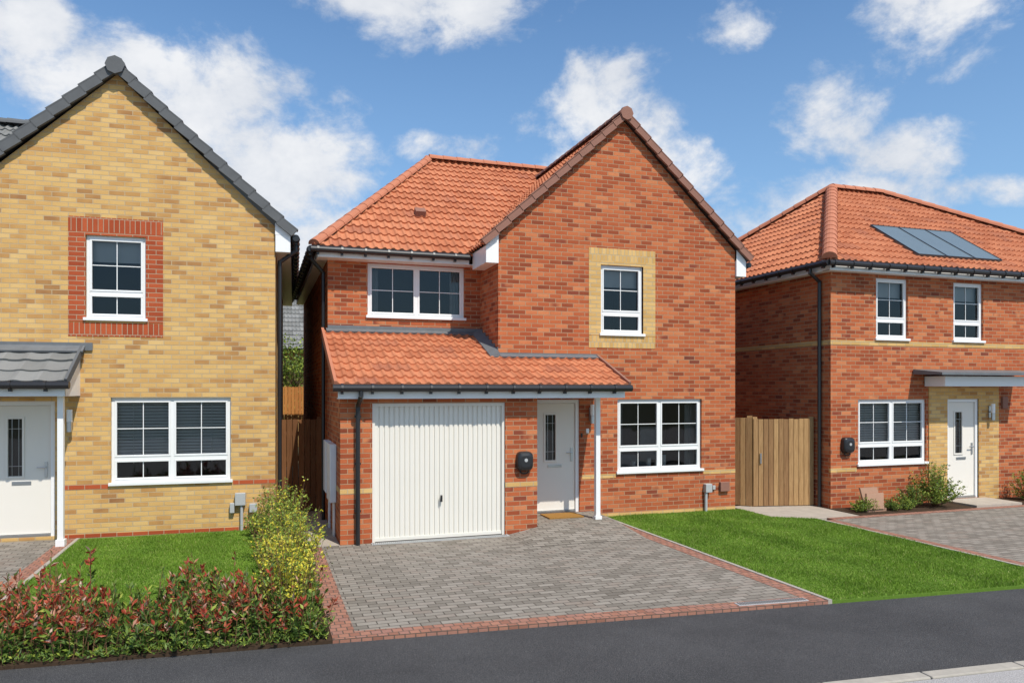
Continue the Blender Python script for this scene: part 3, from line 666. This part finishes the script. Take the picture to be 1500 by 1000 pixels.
slab('flower_bed_soil',[(-2.62,rd(-2.62)),(.64,rd(.64)),(.64,12.29),(.0,12.29),(.0,8.5),(-2.62,8.5)],-.06,-.005,M_soil)
def lawn(name,poly,inside,bbox,dens,hgt=.034):
    me0=slab(name,poly,-.06,.0,M_gg)
    n=int((bbox[1]-bbox[0])*(bbox[3]-bbox[2])*dens)
    x=np.random.uniform(bbox[0],bbox[1],n); y=np.random.uniform(bbox[2],bbox[3],n)
    k=inside(x,y); x=x[k];y=y[k]; n=len(x)
    clump=.75+.35*np.sin(x*3.1+np.sin(y*2.3)*1.7)*np.sin(y*3.7+x)
    an=np.random.uniform(0,2*np.pi,n); w=.0045; h=hgt*np.random.uniform(.6,1.35,n)*clump; lean=np.random.normal(0,.016,(n,2))
    v=np.zeros((n,3,3)); v[:,0,0]=x-np.cos(an)*w; v[:,0,1]=y-np.sin(an)*w; v[:,1,0]=x+np.cos(an)*w; v[:,1,1]=y+np.sin(an)*w
    v[:,2,0]=x+lean[:,0]; v[:,2,1]=y+lean[:,1]; v[:,2,2]=h
    me=bpy.data.meshes.new(name+'_blades'); me.from_pydata(v.reshape(-1,3).tolist(),[],np.arange(3*n).reshape(-1,3).tolist()); me.materials.append(M_blade)
    o=bpy.data.objects.new('blades',me); scene.collection.objects.link(o); o.parent=me0
lawn('lawn',[(5.92,rd(5.92)),(9.37,rd(9.37)),(9.37,10.93),(8.75,11.35),(8.75,12.3),(5.92,12.3)],lambda x,y:(y>rd(x)+.01)&((x<8.75)|(y<10.93+(9.37-x)*.67)),(5.915,9.375,6.3,12.29),6500)
lawn('lawn',[(-2.62,8.5),(0,8.5),(0,13.0),(-2.62,13.1)],lambda x,y:(y>8.45),(-2.61,.05,8.4,13.0),5500)

def fence(name,pts,h,mat,bw=.10,z=.02,posts=True,back=True):
    mb=MB()
    for a,b in zip(pts[:-1],pts[1:]):
        a=Vector((a[0],a[1],0));b=Vector((b[0],b[1],0)); L=(b-a).length; dd=(b-a)/L; nn=Vector((dd.y,-dd.x,0)); n=max(1,int(L/bw))
        for i in range(n):
            c=a+dd*(i+.5)*L/n; hh=h+random.uniform(-.006,.006)
            mb.obox(c+Vector((0,0,z+hh/2))+nn*random.uniform(-.004,.004),dd*(L/n*.45),nn*.009,(0,0,hh/2),mat)
        for zz in (.3,1.0,h-.25): mb.obox((a+b)/2+Vector((0,0,zz))-nn*.03,dd*(L/2),nn*.018,(0,0,.04),mat)
        if posts:
            for p in (a+dd*.04,b-dd*.04): mb.obox(p+Vector((0,0,h/2+.03))-nn*.04,dd*.045,nn*.03,(0,0,h/2+.03),mat)
    return mb.build(name)
fence('timber_fence',[(8.68,12.9),(9.14,12.45)],1.72,M_wood)
fence('timber_gate',[(9.16,12.42),(10.38,12.16)],1.70,M_wood)
lt=MB(); lt.box(9.28,9.31,12.36,12.385,.85,1.05,M_metal); lt.build('gate_latch')
fence('timber_gate',[(.27,14.6),(1.12,14.6)],1.72,M_wood2)
fence('timber_fence',[(-2,23.2),(3,23.2)],2.35,M_wood3)
sg=MB(); sg.obox((10.95,11.3,.28),(.20,0,0),(0,.02,.0),(.0,.06,.16),M_wsign); sg.obox((10.98,11.22,.20),(.20,0,0),(0,.02,0),(.05,.06,.14),M_wsign); sg.box(10.75,11.2,11.16,11.34,.01,.07,M_wsign); sg.build('garden_sign')

# ================================================================== PLANTS
def leaves(name,data,mats,stems=None):
    P=np.array([a[0] for a in data]);Dv=np.array([a[1] for a in data]);Ls=np.array([a[2] for a in data])[:,None];Ws=np.array([a[3] for a in data])[:,None]
    mi=np.array([a[4] for a in data])
    Dv/=np.linalg.norm(Dv,axis=1)[:,None]+1e-9
    rnd=np.random.normal(size=P.shape); w=np.cross(Dv,rnd); w/=np.linalg.norm(w,axis=1)[:,None]+1e-9
    nn=np.cross(Dv,w)
    v=np.stack([P,P+Dv*Ls*.45+w*Ws,P+Dv*Ls+nn*Ls*.12,P+Dv*Ls*.45-w*Ws],1).reshape(-1,3)
    n=len(P); vv=v.tolist(); ff=np.arange(4*n).reshape(-1,4).tolist(); mm=mi.tolist()
    mats=list(mats)
    if stems:
        mats.append(M_stem); k=len(mats)-1
        for a,b,r in stems:
            i=len(vv); 
            for q,rr in ((a,r),(b,r*.5)):
                for t in range(3):
                    an=t*2.094; vv.append([q[0]+math.cos(an)*rr,q[1]+math.sin(an)*rr,q[2]])
            for t in range(3): ff.append([i+t,i+(t+1)%3,i+3+(t+1)%3,i+3+t]); mm.append(k)
    me=bpy.data.meshes.new(name); me.from_pydata(vv,[],ff)
    for m in mats: me.materials.append(m)
    me.polygons.foreach_set('material_index',mm)
    o=bpy.data.objects.new(name,me); scene.collection.objects.link(o); return o
rn=random.uniform; rg=random.gauss
data=[];st=[]
for i in range(860):
    x=rn(-3.1,.60); y=rd(x)+.05+rn(0,1)**1.15*1.15
    if x<-2.65 and y>rd(x)+.9: continue
    edge=min(1,(.62-x)/.3+.5)
    cl=math.sin(x*4.3+y*2)*.5+.5
    h=(rn(.15,.34)+.15*cl)*edge*(.75 if y<rd(x)+.15 else 1)
    if random.random()<.13: h*=1.5
    tx,ty=x+rg(0,.08),y+rg(0,.08); st.append(((x,y,-.01),(tx,ty,h),.005))
    redtop=random.random()<.35+.45*cl
    n=int(rn(16,26))
    for j in range(n):
        f=rn(.08,1)
        p=(x+(tx-x)*f,y+(ty-y)*f,h*f); a=rn(0,6.28); up_=rn(.0,1.1)+(.9 if f>.82 else 0)
        m=1 if (redtop and f>.60 and random.random()<.75) else (2 if random.random()<.22 else 0)
        data.append((p,(math.cos(a),math.sin(a),up_),rn(.045,.085),rn(.009,.016),m))
# low growth spilling over the road edge
for i in range(1500):
    x=rn(-3.1,.60); y=rd(x)+rn(-.03,.16); a=rn(0,6.28)
    data.append(((x,y,rn(0,.05)),(math.cos(a),math.sin(a),rn(.2,1.4)),rn(.03,.07),rn(.005,.012),random.choice([0,0,2])))
for (x,y,h) in ((-1.55,8.2,.74),(-1.95,8.1,.6),(-.7,8.2,.55)):
    st.append(((x,y,0),(x,y,h),.008))
    for j in range(46):
        f=rn(.1,1); a=rn(0,6.28); data.append(((x,y,h*f),(math.cos(a),math.sin(a),rn(.4,1.6)),rn(.06,.09),.015,1 if f>.7 else 0))
leaves('photinia_hedge',data,[L_green,L_red,L_lime],st)
data=[];st=[]
clumps=[(.33+rg(0,.08),7.46+i*.40+rg(0,.06),rn(.52,.90)) for i in range(12)]
for ci,(cx,cy,ch) in enumerate(clumps):
    for s in range(46):
        a=rn(0,6.28); rr=rn(0,.10); x=cx+math.cos(a)*rr; y=cy+math.sin(a)*rr; h=ch*rn(.45,1.15); sp_=rn(.05,.34)
        tx=x+math.cos(a)*sp_; ty=y+math.sin(a)*sp_; st.append(((x,y,0),(tx,ty,h),.004))
        ye=random.random()<(.66 if ci<6 else .25)
        for j in range(36):
            f=rn(.1,1)**.8; b_=f**1.5; aa=rn(0,6.28)
            p=(x+(tx-x)*b_+rg(0,.02),y+(ty-y)*b_+rg(0,.02),h*f)
            m=1 if (ye and f>.42 and random.random()<.7) else (0 if random.random()<.8 else 2)
            data.append((p,(math.cos(aa),math.sin(aa),rn(.1,1.1)),rn(.025,.05),rn(.008,.013),m))
leaves('spiraea_hedge',data,[L_lime,L_yel,L_green],st)
def shrub(name,cx,cy,rad,h,n,mats,ls=.04):
    data=[];st=[]
    for s in range(n):
        a=rn(0,6.28); e_=rn(.25,1.45); rr=rn(.6,1.12)
        t_=(cx+math.cos(a)*math.cos(e_)*rad*rr,cy+math.sin(a)*math.cos(e_)*rad*rr,h*math.sin(e_)*rr)
        st.append(((cx+rg(0,.02),cy+rg(0,.02),0),t_,.005))
        for j in range(30):
            f=rn(.25,1)**.7; aa=rn(0,6.28)
            data.append(((cx+(t_[0]-cx)*f+rg(0,.02),cy+(t_[1]-cy)*f+rg(0,.02),t_[2]*f+rg(0,.015)),(math.cos(aa),math.sin(aa),rn(0,1.2)),rn(ls*.7,ls*1.3),ls*.24,random.choice([0,0,1])))
    return leaves(name,data,mats,st)
shrub('escallonia_shrub',12.55,11.3,.55,.85,90,[L_lime,L_green],.05)
shrub('escallonia_shrub',12.0,11.35,.35,.5,50,[L_green,L_lime])
shrub('lavender_plant',10.72,11.25,.30,.28,50,[L_lime,L_green],.035)
shrub('lavender_plant',11.35,11.2,.25,.24,40,[L_green,L_lime],.03)
shrub('lavender_plant',11.75,11.2,.24,.26,40,[L_lime,L_green],.03)
shrub('escallonia_shrub',15.1,11.3,.45,.65,70,[L_lime,L_green]); shrub('escallonia_shrub',15.8,11.3,.45,.6,60,[L_green,L_lime])
shrub('garden_shrub',-.05,12.4,.22,.42,40,[L_lime,L_green],.035)
data=[];st=[((1.1,26,0),(1.1,26,2.6),.08)]
for c in range(60):
    cx,cy,cz=1.1+rg(0,.9),26+rg(0,.6),2.7+rg(0,.75); st.append(((1.1,26,rn(1,2.4)),(cx,cy,cz),.02))
    for j in range(110): data.append(((cx+rg(0,.22),cy+rg(0,.2),cz+rg(0,.18)),(rg(0,1),rg(0,1),rg(0,.7)),rn(.06,.12),.03,random.choice([0,0,1])))
leaves('garden_tree',data,[L_lime,L_green],st)

# ================================================================== WORLD, SUN, CAMERA
SAZ,SEL=R(164),R(54)
w=bpy.data.worlds.new("World"); scene.world=w; w.use_nodes=True; nt=w.node_tree; nt.nodes.clear(); q=N(nt)
out=q.n('ShaderNodeOutputWorld'); bg=q.n('ShaderNodeBackground'); bg.inputs[1].default_value=.105
sky=q.n('ShaderNodeTexSky',sky_type='NISHITA'); sky.sun_disc=False; sky.sun_elevation=SEL; sky.sun_rotation=SAZ; sky.air_density=1.0; sky.dust_density=.7; sky.ozone_density=1.4
tc=q.n('ShaderNodeTexCoord').outputs['Generated']; sep=q.n('ShaderNodeSeparateXYZ'); q.l(tc,sep.inputs[0])
azm=q.math('MULTIPLY',q.math('ARCTAN2',sep.outputs[0],sep.outputs[1]),57.2958); el=q.math('MULTIPLY',q.math('ARCSINE',sep.outputs[2]),57.2958)
blobs=[(-5,18.5,8.5,4.8,1),(2,15.5,5.5,3.6,1),(-15,22,4,2.2,.8),(0,9,15,3.2,.9),(13.4,28.2,9.5,3.2,1),(25.5,19.3,4.8,4.0,1),(30,15.2,4.5,2.8,.9),(14,17.8,3.2,1.1,.8),(9,11.5,6,2.4,.8),(41,18.5,3.0,3.0,.62),(38.5,12.6,8,2.6,.8),(46,15.5,4.5,1.5,.55),(47.8,25,4.4,3.8,1),(35.5,25.2,2.4,1.5,.65),(51.5,12.8,2.5,1.0,.7),(33,8,14,3.2,.8),
 (80,22,14,7,1),(120,30,18,9,1),(170,22,22,8,1),(-150,28,16,9,1),(-100,20,20,8,1),(-50,24,14,8,1)]
acc=None
for (a,e_,rx,ry,s_) in blobs:
    dx=q.math('DIVIDE',q.math('SUBTRACT',azm,float(a)),float(rx)); dy=q.math('DIVIDE',q.math('SUBTRACT',el,float(e_)),float(ry))
    r2=q.math('ADD',q.math('MULTIPLY',dx,dx),q.math('MULTIPLY',dy,dy))
    g_=q.math('MULTIPLY',q.math('SUBTRACT',1.0,q.math('MULTIPLY',r2,.6)),float(s_))
    acc=g_ if acc is None else q.math('MAXIMUM',acc,g_)
acc=q.math('MAXIMUM',acc,-.7)
mp=q.n('ShaderNodeMapping'); mp.inputs['Scale'].default_value=(1,1,1.35); mp.inputs['Location'].default_value=(3.1,1.7,.4); q.l(tc,mp.inputs[0])
n1=q.noise(mp.outputs[0],9.5,8,.62,.15)
dens=q.math('ADD',q.math('MULTIPLY',acc,.80),q.math('MULTIPLY',q.math('SUBTRACT',n1,.5),2.9))
mr=q.n('ShaderNodeMapRange',interpolation_type='SMOOTHSTEP'); q.l(dens,mr.inputs[0]); mr.inputs[1].default_value=.02; mr.inputs[2].default_value=.75
n3=q.noise(mp.outputs[0],6.0,5,.58)
shade=q.math('ADD',q.math('MULTIPLY',n3,.9),q.math('MULTIPLY',q.math('SUBTRACT',dens,.5),.26))
cc=q.ramp(shade,[(.30,(6.3,6.7,7.4)),(.60,(8.6,8.7,8.9))])
hz=q.math('MULTIPLY',q.math('SUBTRACT',30.0,el),.018,clamp=True)
tint=q.mix(1.0,sky.outputs[0],(.95,1.30,1.55),'MULTIPLY')
tint=q.mix(hz,tint,(3.7,5.6,7.7))
col=q.mix(q.math('MULTIPLY',mr.outputs[0],.96),tint,cc)
q.l(col,bg.inputs[0]); q.l(bg.outputs[0],out.inputs[0])

sd=Vector((math.sin(SAZ)*math.cos(SEL),math.cos(SAZ)*math.cos(SEL),math.sin(SEL)))
sl_=bpy.data.lights.new('sun','SUN'); sl_.energy=4.8; sl_.angle=R(.5); sl_.color=(1,.94,.84)
so=bpy.data.objects.new('sun',sl_); scene.collection.objects.link(so); so.rotation_euler=(-sd).to_track_quat('-Z','Y').to_euler(); so.location=(0,-10,20)

cam=bpy.data.cameras.new('camera'); co=bpy.data.objects.new('camera',cam); scene.collection.objects.link(co)
co.location=(0,0,2.3); co.rotation_euler=(R(90),0,R(-18.6)); cam.lens=26.4; cam.sensor_width=36; cam.shift_y=70/1500; cam.clip_end=2000; cam.clip_start=.05
scene.camera=co
scene.view_settings.view_transform='Standard'; scene.view_settings.look='None'; scene.view_settings.exposure=0
print('done')
